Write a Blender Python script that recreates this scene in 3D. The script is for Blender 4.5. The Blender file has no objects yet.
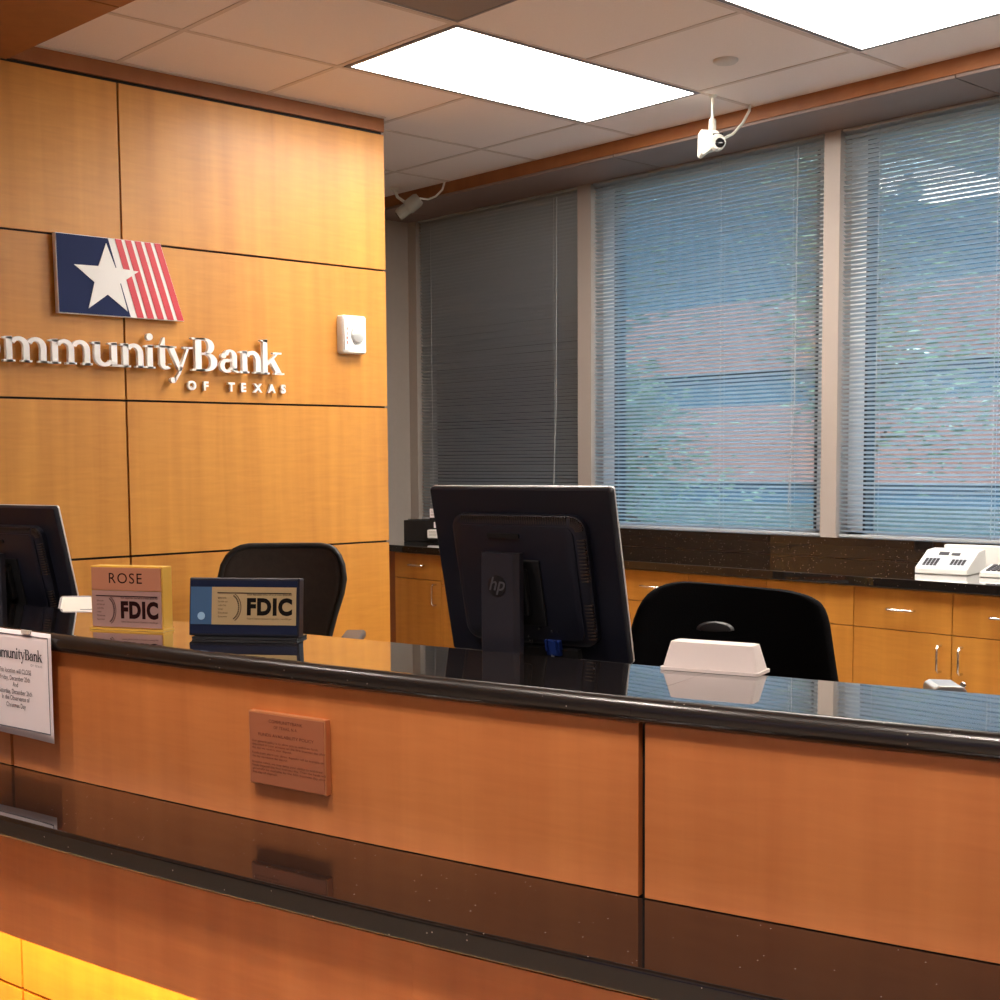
import bpy, math, random
from mathutils import Matrix, Vector
random.seed(7)
SC = bpy.context.scene
COL = SC.collection
R = math.radians
PI = math.pi

# ------------------------------------------------------------------ camera
cam_d = bpy.data.cameras.new('camera')
cam_d.sensor_width = 36; cam_d.lens = 1337.5/1000*36
cam_d.shift_x = .023; cam_d.shift_y = .0653
cam_d.clip_start = .02; cam_d.clip_end = 400
cam = bpy.data.objects.new('camera', cam_d); COL.objects.link(cam)
def cam_axes(y, p, r):
    cy, sy, cp, sp, cr, sr = math.cos(y), math.sin(y), math.cos(p), math.sin(p), math.cos(r), math.sin(r)
    base = Matrix(((1,0,0),(0,0,-1),(0,1,0)))
    return Matrix(((cr,-sr,0),(sr,cr,0),(0,0,1))) @ Matrix(((1,0,0),(0,cp,-sp),(0,sp,cp))) @ base @ Matrix(((cy,-sy,0),(sy,cy,0),(0,0,1)))
M = cam_axes(.732481, .079017, -.0080094)
rt, dn, fw = M[0], M[1], M[2]
cam.matrix_world = Matrix(((rt[0],-dn[0],-fw[0],0),(rt[1],-dn[1],-fw[1],0),(rt[2],-dn[2],-fw[2],1.36),(0,0,0,1)))
SC.camera = cam

# ------------------------------------------------------------------ world, sun, exposure
SC.view_settings.view_transform = 'Standard'; SC.view_settings.look = 'None'
SC.view_settings.gamma = 1; SC.view_settings.use_curve_mapping = False
SC.view_settings.exposure = 0.82
w = bpy.data.worlds.new('sky'); SC.world = w; w.use_nodes = True
nt = w.node_tree; bg = nt.nodes['Background']
sky = nt.nodes.new('ShaderNodeTexSky'); sky.sky_type = 'NISHITA'; sky.sun_disc = False
sky.sun_elevation = R(48); sky.sun_rotation = R(90); sky.air_density = 1.0; sky.dust_density = .6
hs = nt.nodes.new('ShaderNodeHueSaturation'); hs.inputs['Saturation'].default_value = .62
nt.links.new(sky.outputs[0], hs.inputs['Color']); nt.links.new(hs.outputs[0], bg.inputs[0]); bg.inputs[1].default_value = .66
sd = bpy.data.lights.new('sun', 'SUN'); sd.energy = 6.5; sd.angle = R(.6); sd.color = (1, .95, .86)
so = bpy.data.objects.new('sun', sd); COL.objects.link(so)
so.rotation_euler = Vector((.62, .25, -.8)).to_track_quat('-Z', 'Y').to_euler()
LAMP = 12.5
LAMP_COL = (1.0, .925, .83)
LOBBY_FILL = 2.5
DOWN = 68.0

# ------------------------------------------------------------------ helpers
def tag(o, label=None, cat=None, group=None, kind=None):
    if label: o['label'] = label
    if cat: o['category'] = cat
    if group: o['group'] = group
    if kind: o['kind'] = kind
    return o
def thing(name, label, cat, loc=(0,0,0), rotz=0, group=None):
    o = bpy.data.objects.new(name, None); COL.objects.link(o); o.empty_display_size = .05
    o.location = loc; o.rotation_euler = (0, 0, rotz)
    o.matrix_basis = Matrix.Translation(Vector(loc)) @ Matrix.Rotation(rotz, 4, 'Z')
    return tag(o, label, cat, group)
def gmat(o):
    return o.matrix_basis if o.parent is None else gmat(o.parent) @ o.matrix_basis

class MB:
    def __init__(s, T=None): s.v = []; s.f = []; s.T = T or Matrix.Identity(4)
    def add(s, vs, fs):
        n = len(s.v); s.v += [tuple(s.T @ Vector(v)) for v in vs]; s.f += [tuple(i+n for i in f) for f in fs]; return s
    def box(s, x0, x1, y0, y1, z0, z1):
        return s.add([(x0,y0,z0),(x1,y0,z0),(x1,y1,z0),(x0,y1,z0),(x0,y0,z1),(x1,y0,z1),(x1,y1,z1),(x0,y1,z1)],
                     [(0,3,2,1),(4,5,6,7),(0,1,5,4),(1,2,6,5),(2,3,7,6),(3,0,4,7)])
    def prism(s, poly, a, b, axis='y'):           # poly in (x,z) swept along y, or (x,y) along z
        n = len(poly)
        P = (lambda p, t: (p[0], t, p[1])) if axis == 'y' else ((lambda p, t: (p[0], p[1], t)) if axis == 'z' else (lambda p, t: (t, p[0], p[1])))
        vs = [P(p, a) for p in poly] + [P(p, b) for p in poly]
        fs = [tuple(range(n))[::-1], tuple(range(n, 2*n))] + [(i, (i+1) % n, n+(i+1) % n, n+i) for i in range(n)]
        return s.add(vs, fs)
    def tube(s, pts, r, n=10, cap=True):
        pts = [Vector(p) for p in pts]; rr = r if isinstance(r, (list, tuple)) else [r]*len(pts)
        vs = []; u = None
        for i, p in enumerate(pts):
            t = (pts[min(i+1, len(pts)-1)] - pts[max(i-1, 0)]).normalized()
            if u is None: u = t.orthogonal().normalized()
            u = (u - t*u.dot(t)).normalized(); w_ = t.cross(u)
            for k in range(n):
                a = 2*PI*k/n; vs.append(p + (u*math.cos(a) + w_*math.sin(a))*rr[i])
        m = len(pts)
        fs = [(i*n+k, i*n+(k+1) % n, (i+1)*n+(k+1) % n, (i+1)*n+k) for i in range(m-1) for k in range(n)]
        if cap: fs += [tuple(range(n))[::-1], tuple(range((m-1)*n, m*n))]
        return s.add(vs, fs)
    def lathe(s, prof, n=24, c=(0,0,0)):          # prof (r,z) about z
        vs = []; m = len(prof)
        for r, z in prof:
            for k in range(n):
                a = 2*PI*k/n; vs.append((c[0]+r*math.cos(a), c[1]+r*math.sin(a), c[2]+z))
        fs = [(i*n+k, i*n+(k+1) % n, (i+1)*n+(k+1) % n, (i+1)*n+k) for i in range(m-1) for k in range(n)]
        fs += [tuple(range(n))[::-1], tuple(range((m-1)*n, m*n))]
        return s.add(vs, fs)
    def rbox(s, x0, x1, z0, z1, y0, y1, rad, n=6, inset=0, y2=None):  # rounded rectangle in xz, swept in y; optional tapered lip
        def ring(d, y):
            out = []
            for cx, cz, a0 in ((x1-rad, z1-rad, 0), (x0+rad, z1-rad, 90), (x0+rad, z0+rad, 180), (x1-rad, z0+rad, 270)):
                for k in range(n+1):
                    a = R(a0+90*k/n); out.append((cx+(rad-d)*math.cos(a), y, cz+(rad-d)*math.sin(a)))
            return out
        rings = [ring(0, y0), ring(0, y1)]
        if y2 is not None: rings.append(ring(inset, y2))
        m = len(rings[0]); vs = sum(rings, [])
        fs = [tuple(range(m))]+[tuple(range((len(rings)-1)*m, len(rings)*m))[::-1]]
        for q in range(len(rings)-1): fs += [(q*m+i, (q+1)*m+i, (q+1)*m+(i+1) % m, q*m+(i+1) % m) for i in range(m)]
        return s.add(vs, fs)
    def build(s, name, mat, parent=None, smooth=False, bevel=0, world=False, kind=None, label=None, segs=2):
        me = bpy.data.meshes.new(name)
        vs = s.v
        if world and parent is not None:
            inv = gmat(parent).inverted(); vs = [tuple(inv @ Vector(v)) for v in vs]
        me.from_pydata(vs, [], s.f); me.validate(); me.update()
        import bmesh
        bm = bmesh.new(); bm.from_mesh(me); bmesh.ops.recalc_face_normals(bm, faces=bm.faces); bm.to_mesh(me); bm.free()
        me.materials.append(mat)
        o = bpy.data.objects.new(name, me); COL.objects.link(o)
        if parent is not None: o.parent = parent
        if smooth:
            for p in me.polygons: p.use_smooth = True
            try: me.set_sharp_from_angle(angle=R(40))
            except Exception: pass
        if bevel:
            b = o.modifiers.new('bevel', 'BEVEL'); b.width = bevel; b.segments = segs; b.limit_method = 'ANGLE'; b.angle_limit = R(35)
        if kind: o['kind'] = kind
        if label: o['label'] = label
        return o
def struct(name, mb, mat, parent=None, **k):
    return mb.build(name, mat, parent, kind='structure' if parent is None else None, **k)
def T(loc=(0,0,0), rx=0, ry=0, rz=0):
    return Matrix.Translation(Vector(loc)) @ Matrix.Rotation(rz,4,'Z') @ Matrix.Rotation(ry,4,'Y') @ Matrix.Rotation(rx,4,'X')

# ------------------------------------------------------------------ materials
def mat(name, col, rough=.5, metal=0, spec=.5, coat=0, bump=None, emit=None, trans=0):
    m = bpy.data.materials.new(name); m.use_nodes = True
    b = m.node_tree.nodes['Principled BSDF']
    b.inputs['Base Color'].default_value = (*col, 1); b.inputs['Roughness'].default_value = rough
    b.inputs['Metallic'].default_value = metal; b.inputs['Specular IOR Level'].default_value = spec
    b.inputs['Coat Weight'].default_value = coat; b.inputs['Coat Roughness'].default_value = .15
    if trans: b.inputs['Transmission Weight'].default_value = trans
    if emit: b.inputs['Emission Color'].default_value = (*emit[:3], 1); b.inputs['Emission Strength'].default_value = emit[3]
    n = m.node_tree.nodes; l = m.node_tree.links
    if bump:                                       # (scale, strength, colour variation)
        tc = n.new('ShaderNodeTexCoord'); t = n.new('ShaderNodeTexNoise'); t.inputs['Scale'].default_value = bump[0]; t.inputs['Detail'].default_value = 4
        l.new(tc.outputs['Object'], t.inputs['Vector'])
        bp = n.new('ShaderNodeBump'); bp.inputs['Strength'].default_value = bump[1]; bp.inputs['Distance'].default_value = .002
        l.new(t.outputs['Fac'], bp.inputs['Height']); l.new(bp.outputs[0], b.inputs['Normal'])
        mx = n.new('ShaderNodeMix'); mx.data_type = 'RGBA'; v = bump[2]
        mx.inputs[6].default_value = (*[c*(1-v) for c in col], 1); mx.inputs[7].default_value = (*[min(1, c*(1+v)) for c in col], 1)
        l.new(t.outputs['Fac'], mx.inputs[0]); l.new(mx.outputs[2], b.inputs['Base Color'])
    return m
def wood(name, dark, light, rough=.38, coat=.35):
    m = bpy.data.materials.new(name); m.use_nodes = True
    n = m.node_tree.nodes; l = m.node_tree.links; b = n['Principled BSDF']
    tc = n.new('ShaderNodeTexCoord'); oi = n.new('ShaderNodeObjectInfo')
    off = n.new('ShaderNodeVectorMath'); off.operation = 'SCALE'; off.inputs[0].default_value = (7, 3, 5); l.new(oi.outputs['Random'], off.inputs['Scale'])
    ad = n.new('ShaderNodeVectorMath'); ad.operation = 'ADD'; l.new(tc.outputs['Object'], ad.inputs[0]); l.new(off.outputs[0], ad.inputs[1])
    def noise(sc, scale, det, dist=0):
        mp = n.new('ShaderNodeMapping'); mp.inputs['Scale'].default_value = sc; l.new(ad.outputs[0], mp.inputs[0])
        t = n.new('ShaderNodeTexNoise'); t.inputs['Scale'].default_value = scale; t.inputs['Detail'].default_value = det; t.inputs['Distortion'].default_value = dist
        l.new(mp.outputs[0], t.inputs[0]); return t
    a = noise((1,1,.05), 16, 5, .3); c = noise((.12,.12,1), 70, 3, .5); d = noise((1,1,.25), 1.6, 2)
    def mul(x, f):
        k = n.new('ShaderNodeMath'); k.operation = 'MULTIPLY'; l.new(x, k.inputs[0]); k.inputs[1].default_value = f; return k.outputs[0]
    def plus(x, y):
        k = n.new('ShaderNodeMath'); k.operation = 'ADD'; l.new(x, k.inputs[0]); l.new(y, k.inputs[1]); return k.outputs[0]
    s = plus(plus(mul(a.outputs['Fac'], .55), mul(c.outputs['Fac'], .25)), mul(d.outputs['Fac'], .45))
    rp = n.new('ShaderNodeValToRGB'); e = rp.color_ramp.elements
    e[0].position = .38; e[0].color = (*dark, 1); e[1].position = .86; e[1].color = (*light, 1)
    l.new(s, rp.inputs[0]); l.new(rp.outputs[0], b.inputs['Base Color'])
    b.inputs['Roughness'].default_value = rough; b.inputs['Coat Weight'].default_value = coat; b.inputs['Coat Roughness'].default_value = .22
    return m
def granite(name, boost=1.1, rg=.02):
    m = bpy.data.materials.new(name); m.use_nodes = True
    n = m.node_tree.nodes; l = m.node_tree.links; n.remove(n['Principled BSDF']); out = n['Material Output']
    tc = n.new('ShaderNodeTexCoord')
    v = n.new('ShaderNodeTexVoronoi'); v.inputs['Scale'].default_value = 120; l.new(tc.outputs['Object'], v.inputs[0])
    t = n.new('ShaderNodeTexNoise'); t.inputs['Scale'].default_value = 120; l.new(tc.outputs['Object'], t.inputs[0])
    lt = n.new('ShaderNodeMath'); lt.operation = 'LESS_THAN'; l.new(v.outputs['Distance'], lt.inputs[0]); lt.inputs[1].default_value = .12
    sp = n.new('ShaderNodeSeparateColor'); l.new(v.outputs['Color'], sp.inputs[0])
    gt = n.new('ShaderNodeMath'); gt.operation = 'GREATER_THAN'; l.new(sp.outputs[0], gt.inputs[0]); gt.inputs[1].default_value = .93
    ml = n.new('ShaderNodeMath'); ml.operation = 'MULTIPLY'; l.new(lt.outputs[0], ml.inputs[0]); l.new(gt.outputs[0], ml.inputs[1])
    base = n.new('ShaderNodeMix'); base.data_type = 'RGBA'; base.inputs[6].default_value = (.006,.005,.005,1); base.inputs[7].default_value = (.02,.015,.013,1); l.new(t.outputs['Fac'], base.inputs[0])
    mx = n.new('ShaderNodeMix'); mx.data_type = 'RGBA'; mx.inputs[7].default_value = (.45,.38,.33,1); l.new(ml.outputs[0], mx.inputs[0]); l.new(base.outputs[2], mx.inputs[6])
    df = n.new('ShaderNodeBsdfDiffuse'); l.new(mx.outputs[2], df.inputs[0])
    gl = n.new('ShaderNodeBsdfGlossy'); gl.inputs['Roughness'].default_value = rg; gl.inputs[0].default_value = (1,1,1,1)
    fr = n.new('ShaderNodeFresnel'); fr.inputs[0].default_value = 1.55
    a = n.new('ShaderNodeMath'); a.operation = 'SUBTRACT'; l.new(fr.outputs[0], a.inputs[0]); a.inputs[1].default_value = .2
    b2 = n.new('ShaderNodeMath'); b2.operation = 'MAXIMUM'; l.new(a.outputs[0], b2.inputs[0]); b2.inputs[1].default_value = 0
    c = n.new('ShaderNodeMath'); c.operation = 'MULTIPLY_ADD'; l.new(b2.outputs[0], c.inputs[0]); c.inputs[1].default_value = boost; l.new(fr.outputs[0], c.inputs[2]); c.use_clamp = True
    ms = n.new('ShaderNodeMixShader'); l.new(c.outputs[0], ms.inputs[0]); l.new(df.outputs[0], ms.inputs[1]); l.new(gl.outputs[0], ms.inputs[2]); l.new(ms.outputs[0], out.inputs[0])
    return m
WOOD = wood('maple_veneer', (.44,.165,.021), (.69,.315,.050), .45, .08)
WOODC = wood('maple_veneer_counter', (.45,.135,.036), (.65,.235,.068), .42, .15)
WOODR = wood('maple_trim', (.26,.085,.022), (.36,.13,.036), .5, .05)
GRAN = granite('black_polished_granite')
GRANE = granite('black_granite_edge', 0, .27)
BLACKGAP = mat('black_reveal', (.006,.004,.003), .8)
TAUPE = mat('taupe_soffit', (.26,.18,.155), .5, bump=(8, .05, .06))
CEIL = mat('ceiling_tile', (.84,.75,.71), .9, bump=(260, .6, .05))
TBAR = mat('ceiling_grid', (.66,.55,.49), .6)
GREYWALL = mat('warm_grey_wall', (.40,.35,.31), .8, bump=(30,.1,.04))
CREAM = mat('cream_wall', (.75,.66,.55), .85, bump=(20,.1,.04))
MULL = mat('beige_mullion', (.40,.345,.31), .45)
CARPET = mat('floor_tile', (.48,.40,.33), .6, bump=(9,.2,.1))
FRAMEW = mat('white_window_frame', (.75,.76,.76), .4)
GASKET = mat('black_gasket', (.01,.01,.012), .6)
CHROME = mat('brushed_chrome', (.72,.70,.68), .25, 1)
NAVYPL = mat('black_plastic', (.008,.009,.018), .42, bump=(700,.15,.1))
COLPL = mat('graphite_plastic', (.022,.021,.030), .38)
SILVER = mat('silver_bezel', (.75,.75,.74), .3, .3)
BLK = mat('matte_black', (.008,.008,.009), .5)
FABRIC = mat('black_fabric', (.004,.004,.005), .95, spec=.1, bump=(300,.5,.3))
WHITEP = mat('white_plastic', (.80,.79,.76), .35)
PAPER = mat('white_paper', (.80,.72,.74), .8)
INK = mat('dark_ink', (.02,.018,.026), .8, spec=.1)

def slat_mat(name, col, tr):
    m = bpy.data.materials.new(name); m.use_nodes = True
    n = m.node_tree.nodes; l = m.node_tree.links; b = n['Principled BSDF']; out = n['Material Output']
    b.inputs['Base Color'].default_value = (*col, 1); b.inputs['Roughness'].default_value = .4
    t = n.new('ShaderNodeBsdfTranslucent'); t.inputs[0].default_value = (*col, 1)
    ms = n.new('ShaderNodeMixShader'); ms.inputs[0].default_value = tr
    l.new(b.outputs[0], ms.inputs[1]); l.new(t.outputs[0], ms.inputs[2]); l.new(ms.outputs[0], out.inputs[0]); return m
SLAT = slat_mat('blind_slat', (.52,.55,.57), .25)
CORD = mat('blind_cord', (.42,.44,.45), .7)
WAND = mat('clear_wand', (.34,.36,.37), .3)
def glass_mat(name, tint, fac=.08):
    m = bpy.data.materials.new(name); m.use_nodes = True
    n = m.node_tree.nodes; l = m.node_tree.links; n.remove(n['Principled BSDF']); out = n['Material Output']
    t = n.new('ShaderNodeBsdfTransparent'); t.inputs[0].default_value = (*tint, 1)
    g = n.new('ShaderNodeBsdfGlossy'); g.inputs['Roughness'].default_value = .02
    ms = n.new('ShaderNodeMixShader'); ms.inputs[0].default_value = fac
    l.new(t.outputs[0], ms.inputs[1]); l.new(g.outputs[0], ms.inputs[2]); l.new(ms.outputs[0], out.inputs[0]); return m
GLASS = glass_mat('tinted_pane', (.68,.83,.90))
GLASSE = glass_mat('entry_tinted_pane', (.20,.185,.25))
GLASSD = glass_mat('dimming_pane', (.15,.19,.22))  # extra dark tint made up to cut daylight in the leftmost window

# ------------------------------------------------------------------ room shell
CZ = 2.74
struct('floor', MB().box(-5, 5.0, -5, 6.2, -.1, 0), CARPET)
struct('ceiling', MB().box(-5, 5.3, -5, 6.2, CZ, CZ+.12), CEIL)
struct('wall_back', MB().box(-5.2, 5.3, -5.2, -5, -.1, CZ+.12), CREAM)
struct('wall_entry', MB().box(-5.2, -5, -5, -4.2, -.1, CZ+.12).box(-5.2, -5, 2.6, 6.2, -.1, CZ+.12).box(-5.2, -5, -4.2, 2.6, -.1, .15).box(-5.2, -5, -4.2, 2.6, 2.45, CZ+.12), CREAM)
gw = struct('window_4', MB().box(-5.14,-5.06,-4.2,-4.14,.15,2.45).box(-5.14,-5.06,-2.0,-1.94,.15,2.45).box(-5.14,-5.06,.3,.36,.15,2.45).box(-5.14,-5.06,2.54,2.6,.15,2.45).box(-5.14,-5.06,-4.2,2.6,.15,.21).box(-5.14,-5.06,-4.2,2.6,2.39,2.45), FRAMEW)
MB().box(-5.105,-5.1,-4.14,2.54,.21,2.39).build('window_pane', GLASSE, gw)
struct('wall_far', MB().box(3.43, 5.0, 5.87, 6.2, 0, CZ), GREYWALL)
g = MB()
for x in (2.26, 2.87, 3.48, 4.10): g.box(x-.009, x+.009, -4.9, 5.86, CZ-.0025, CZ+.001)
for y in (5.12, 4.51, 3.90, 3.285, 2.62, 2.0, 1.39, .78): g.box(1.9, 4.44, y-.009, y+.009, CZ-.0024, CZ+.001)
struct('trim_1', g, TBAR)

# panelled wall behind the tellers
YA = 4.36
wl = struct('wall_left', MB().box(-5, 3.428, YA+.012, 6.2, 0, CZ), BLACKGAP)
zs = [0, .47, 1.0255, 1.577, 2.130, 2.678]
xs = [3.432, 2.262, 1.092, -.078, -1.248, -2.418]
for i in range(len(xs)-1):
    for k in range(len(zs)-1):
        struct('wall_panel', MB().box(xs[i+1]+.004, xs[i]-(.004 if i else 0), YA, YA+.02, zs[k]+.004, zs[k+1]-(.007 if k == 4 else .004)), WOOD, wl)
struct('wall_end_panel', MB().box(3.424, 3.434, YA+.021, 5.87, 0, 2.671), WOOD, wl)
struct('trim_2', MB().box(-5, 3.434, YA, YA+.014, 2.684, CZ), WOODR)
struct('trim_3', MB().box(-2, 3.43, YA-.02, YA-.001, CZ-.004, CZ+.001), TBAR)

# wood-faced beam overhead on the customers' side
bmb = MB().prism([(1.866,4.355),(1.911,3.658),(-5,3.658),(-5,4.355)], 2.675, CZ-.001, 'z')
bmb.prism([(1.912,3.652),(2.05,1.2),(2.2,-1.0),(2.35,-4.9),(-.5,-4.9),(-.6,3.652)], 2.675, CZ-.001, 'z')
struct('beam', bmb, WOODR)

# band and soffit over the windows
struct('trim_4', MB().box(4.445, 4.47, -4.9, 5.87, 2.685, CZ), WOODR)
sf = struct('soffit', MB().box(4.46, 5.0, -4.9, 5.87, 2.684, CZ), BLACKGAP)
ys = [5.868, 5.63, 4.03, 2.43, .83, -.77, -2.37, -4.9]
for a, b in zip(ys, ys[1:]): struct('soffit_panel', MB().box(4.447, 4.93, b+.003, a-.003, 2.672, 2.683), TAUPE, sf)

# window wall
struct('wall_right', MB().box(4.78, 5.0, -4.9, 5.87, 0, 1.0).box(4.78, 5.0, -4.9, 1.80, 1.0, 2.684), GREYWALL)
struct('wall_window_jamb', MB().box(4.78, 5.0, 5.80, 5.87, 1.0, 2.672), GREYWALL)
struct('trim_5', MB().box(4.778, 4.92, 4.477, 4.565, 1.022, 2.672), MULL)
struct('trim_6', MB().box(4.778, 4.92, 3.103, 3.178, 1.022, 2.672), MULL)
wins = [(5.80, 4.565, 1), (4.475, 3.178, 2), (3.103, 1.80, 3)]
for ya, yb, i in wins:
    f = struct('window_%d' % i, MB().box(4.865,4.92,ya-.075,ya,1.02,2.68).box(4.865,4.92,yb,yb+.075,1.02,2.68).box(4.865,4.92,yb,ya,1.0,1.05).box(4.865,4.92,yb,ya,2.64,2.69), FRAMEW)
    MB().box(4.86,4.93,ya-.087,ya-.075,1.05,2.64).box(4.86,4.93,yb+.075,yb+.087,1.05,2.64).build('window_gasket', GASKET, f)
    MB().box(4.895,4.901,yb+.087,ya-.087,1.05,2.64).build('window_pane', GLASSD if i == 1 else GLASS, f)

# ------------------------------------------------------------------ blinds
def blind(ya, yb, tilt, label, ladders, wand_y):
    t = thing('window_blind', label, 'blind', (4.80, (ya+yb)/2, 1.03), 0, 'mini blinds over the windows')
    ga, gb = ya-.006, yb+.006
    pitch = .0178; wd = .0125; s = MB(); z = 1.055; k = 0
    while z < 2.658:
        dz = random.uniform(-.0005, .0005); tl = tilt+random.uniform(-.03, .03)
        pts = []
        for q in (-1, -.4, .4, 1):
            bow = .0016*(1-q*q)
            # room-side edge up: x decreases while z rises
            pts.append((4.80 + q*wd*math.cos(tl) + bow*math.sin(tl), z+dz - q*wd*math.sin(tl) + bow*math.cos(tl)))
        vs = []; sag = random.uniform(-.0006, .0006); n = 6
        for j in range(n+1):
            y = ga + (gb-ga)*j/n
            for p in pts: vs.append((p[0], y, p[1] + sag*math.sin(PI*j/n*2)))
        fs = [(j*4+m, j*4+m+1, j*4+m+5, j*4+m+4) for j in range(n) for m in range(3)]
        s.add(vs, fs); z += pitch
    s.build('slats', SLAT, t, smooth=True, world=True)
    MB().box(4.783, 4.817, gb, ga, 2.6615, 2.6715).build('headrail', SLAT, t, world=True, bevel=.002)
    MB().box(4.789, 4.811, gb, ga, 1.030, 1.042).build('bottom_rail', SLAT, t, world=True, bevel=.002)
    for y in ladders:
        MB().tube([(4.786,y,1.04),(4.786,y,2.65)], .0011, 6).tube([(4.814,y,1.04),(4.814,y,2.65)], .0011, 6).build('ladder_cord', CORD, t, world=True)
    MB().tube([(4.772,wand_y,2.64),(4.768,wand_y+.004,1.6),(4.768,wand_y+.03,1.13)], .0022, 8).build('tilt_wand', WAND, t, world=True)
blind(5.79, 4.567, R(37), 'dark closed mini blind in the leftmost window above the black box', (5.68, 4.735), 4.70)
blind(4.473, 3.18, R(21), 'pale blue lit mini blind in the middle window behind the ceiling camera', (4.33, 3.705, 3.33), 3.30)
blind(3.101, 1.802, R(22), 'pale blue lit mini blind in the rightmost window above the calculator', (2.93, 2.437, 1.95), 2.0)

# ------------------------------------------------------------------ outside
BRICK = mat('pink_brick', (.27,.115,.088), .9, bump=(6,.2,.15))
BGLASS = mat('blue_glazing', (.035,.065,.09), .5, 0, .3)
LEAF = slat_mat('leaf', (.26,.30,.19), .3); LEAF.node_tree.nodes['Principled BSDF'].inputs['Roughness'].default_value = .25
BARK = mat('bark', (.09,.06,.04), .9, bump=(20,.8,.3))
LAWN = mat('lawn', (.03,.04,.028), .95, bump=(5,.5,.4))
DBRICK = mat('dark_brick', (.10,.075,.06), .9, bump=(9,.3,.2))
tag(MB().box(5.2, 120, -60, 120, -.6, -.4).build('lawn', LAWN), kind='structure')
bt = thing('office_building', 'pink brick office building with blue glass bands seen through the blinds', 'building', (42, 45, -.4), 0)
MB().box(42, 60, -10, 110, .4, 3.3).box(42, 60, -10, 110, 4.6, 7.2).build('brick_band', BRICK, bt, world=True)
MB().box(42.3, 60, -10, 110, -.4, .4).box(42.3, 60, -10, 110, 3.3, 4.6).box(42.3, 60, -10, 110, 7.2, 15).build('glass_band', BGLASS, bt, world=True)
struct('wall_sky_block', MB().box(5.55, 5.75, 5.42, 14, -.4, 9), DBRICK)  # added wall, set close and tall to block sky from the leftmost window
def tree(x, y, h, rad, nl, label, z0=1.2, sc=1.0):
    t = thing('tree', label, 'tree', (x, y, -.4), 0, 'trees outside the windows')
    tr = MB().tube([(0,0,0),(.05,.03,h*.4),(-.06,.1,h*.8)], [.13,.10,.03], 10)
    for k in range(9):
        a = k*2.4; z = h*(.3+.06*k); tr.tube([(0,.02,z),(rad*.6*math.cos(a), rad*.6*math.sin(a), z+.5)], [.035,.008], 6)
    tr.build('trunk', BARK, t, smooth=True)
    f = MB()
    cl = [(random.gauss(0, rad*.45), random.gauss(0, rad*.45), random.uniform(z0, h)) for _ in range(26)]
    for k in range(nl):
        c = random.choice(cl); p = Vector((c[0]+random.gauss(0,.28), c[1]+random.gauss(0,.28), c[2]+random.gauss(0,.25)))
        q = Matrix.Rotation(random.uniform(0, 6.3), 3, 'Z') @ Matrix.Rotation(random.uniform(-1, 1), 3, 'X')
        l, w_ = random.uniform(.05,.09)*sc, random.uniform(.018,.03)*sc
        f.add([p+q@Vector(v) for v in ((-l,0,0),(0,-w_,.01),(l,0,-.01),(0,w_,.01))], [(0,1,2,3)])
    f.build('foliage', LEAF, t)
tree(8.2, 8.0, 4.2, .8, 4200, 'leafy tree outside the left part of the middle window')
tree(13.0, 11.5, 2.6, .9, 2600, 'smaller leafy tree outside the right part of the middle window')
tree(10.5, 6.6, 5.2, .9, 3600, 'tall leafy tree outside the right window', 1.8)

# ------------------------------------------------------------------ ceiling fixtures
LENS = mat('lamp_lens', (.9,.9,.88), .6, emit=(*LAMP_COL, LAMP))
FRAMED = mat('lamp_frame', (.22,.20,.22), .5)
LENSL = mat('lobby_fill_lens', (.9,.9,.88), .6, emit=(*LAMP_COL, LOBBY_FILL))  # emission of the added lobby fill panels
def troffer(x0, x1, y0, y1, label, CZ=CZ, lens=None):
    t = thing('ceiling_light', label, 'ceiling light', ((x0+x1)/2, (y0+y1)/2, CZ), 0, 'fluorescent ceiling panels')
    b = .018
    MB().box(x0,x1,y0,y0+b,CZ-.004,CZ-.0005).box(x0,x1,y1-b,y1,CZ-.004,CZ-.0005).box(x0,x0+b,y0+b,y1-b,CZ-.004,CZ-.0005).box(x1-b,x1,y0+b,y1-b,CZ-.004,CZ-.0005).build('frame', FRAMED, t, world=True)
    MB().box(x0+b,x1-b,y0+b,y1-b,CZ-.003,CZ-.0005).build('lens', lens or LENS, t, world=True)
troffer(2.885, 4.115, 3.285, 3.885, 'lit rectangular ceiling panel in full view, nearer the panelled wall')
troffer(2.885, 4.115, 1.99, 2.60, 'lit rectangular ceiling panel cut off by the top of the picture, at right')
troffer(2.885, 4.115, .70, 1.31, 'lit ceiling panel further along over the teller area, out of the picture')
troffer(2.885, 4.115, -1.2, -.6, 'lit ceiling panel at the far right end of the teller area')
CANM = mat('can_trim', (.7,.66,.6), .4)
CANL = mat('can_lamp', (.9,.9,.85), .5, emit=(1,.86,.66,12))
for x, y, w_ in ((.46,3.0,'nearest the panelled wall'), (.50,1.9,'second from the panelled wall'), (.58,.8,'third from the panelled wall'), (.70,-.3,'fourth from the panelled wall'), (.85,-1.4,'farthest from the panelled wall')):
    t = thing('downlight', 'round recessed downlight over the counter front, '+w_, 'ceiling light', (x, y, 2.674), 0, 'downlights over the counter front')
    MB().lathe([(.085,-.006),(.085,-.0005),(.062,-.0005),(.062,-.006)], 28).build('trim_ring', CANM, t, smooth=True)
    MB().lathe([(.001,-.003),(.060,-.003),(.060,-.0008),(.001,-.0008)], 28).build('lamp_face', CANL, t)
    ld_ = bpy.data.lights.new('downlight_beam', 'SPOT'); ld_.energy = DOWN; ld_.color = (1,.87,.76); ld_.spot_size = R(105); ld_.spot_blend = .7; ld_.shadow_soft_size = .05
    lo = bpy.data.objects.new('downlight_beam', ld_); COL.objects.link(lo); lo.parent = t; lo.location = (0,0,-.02)
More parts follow.
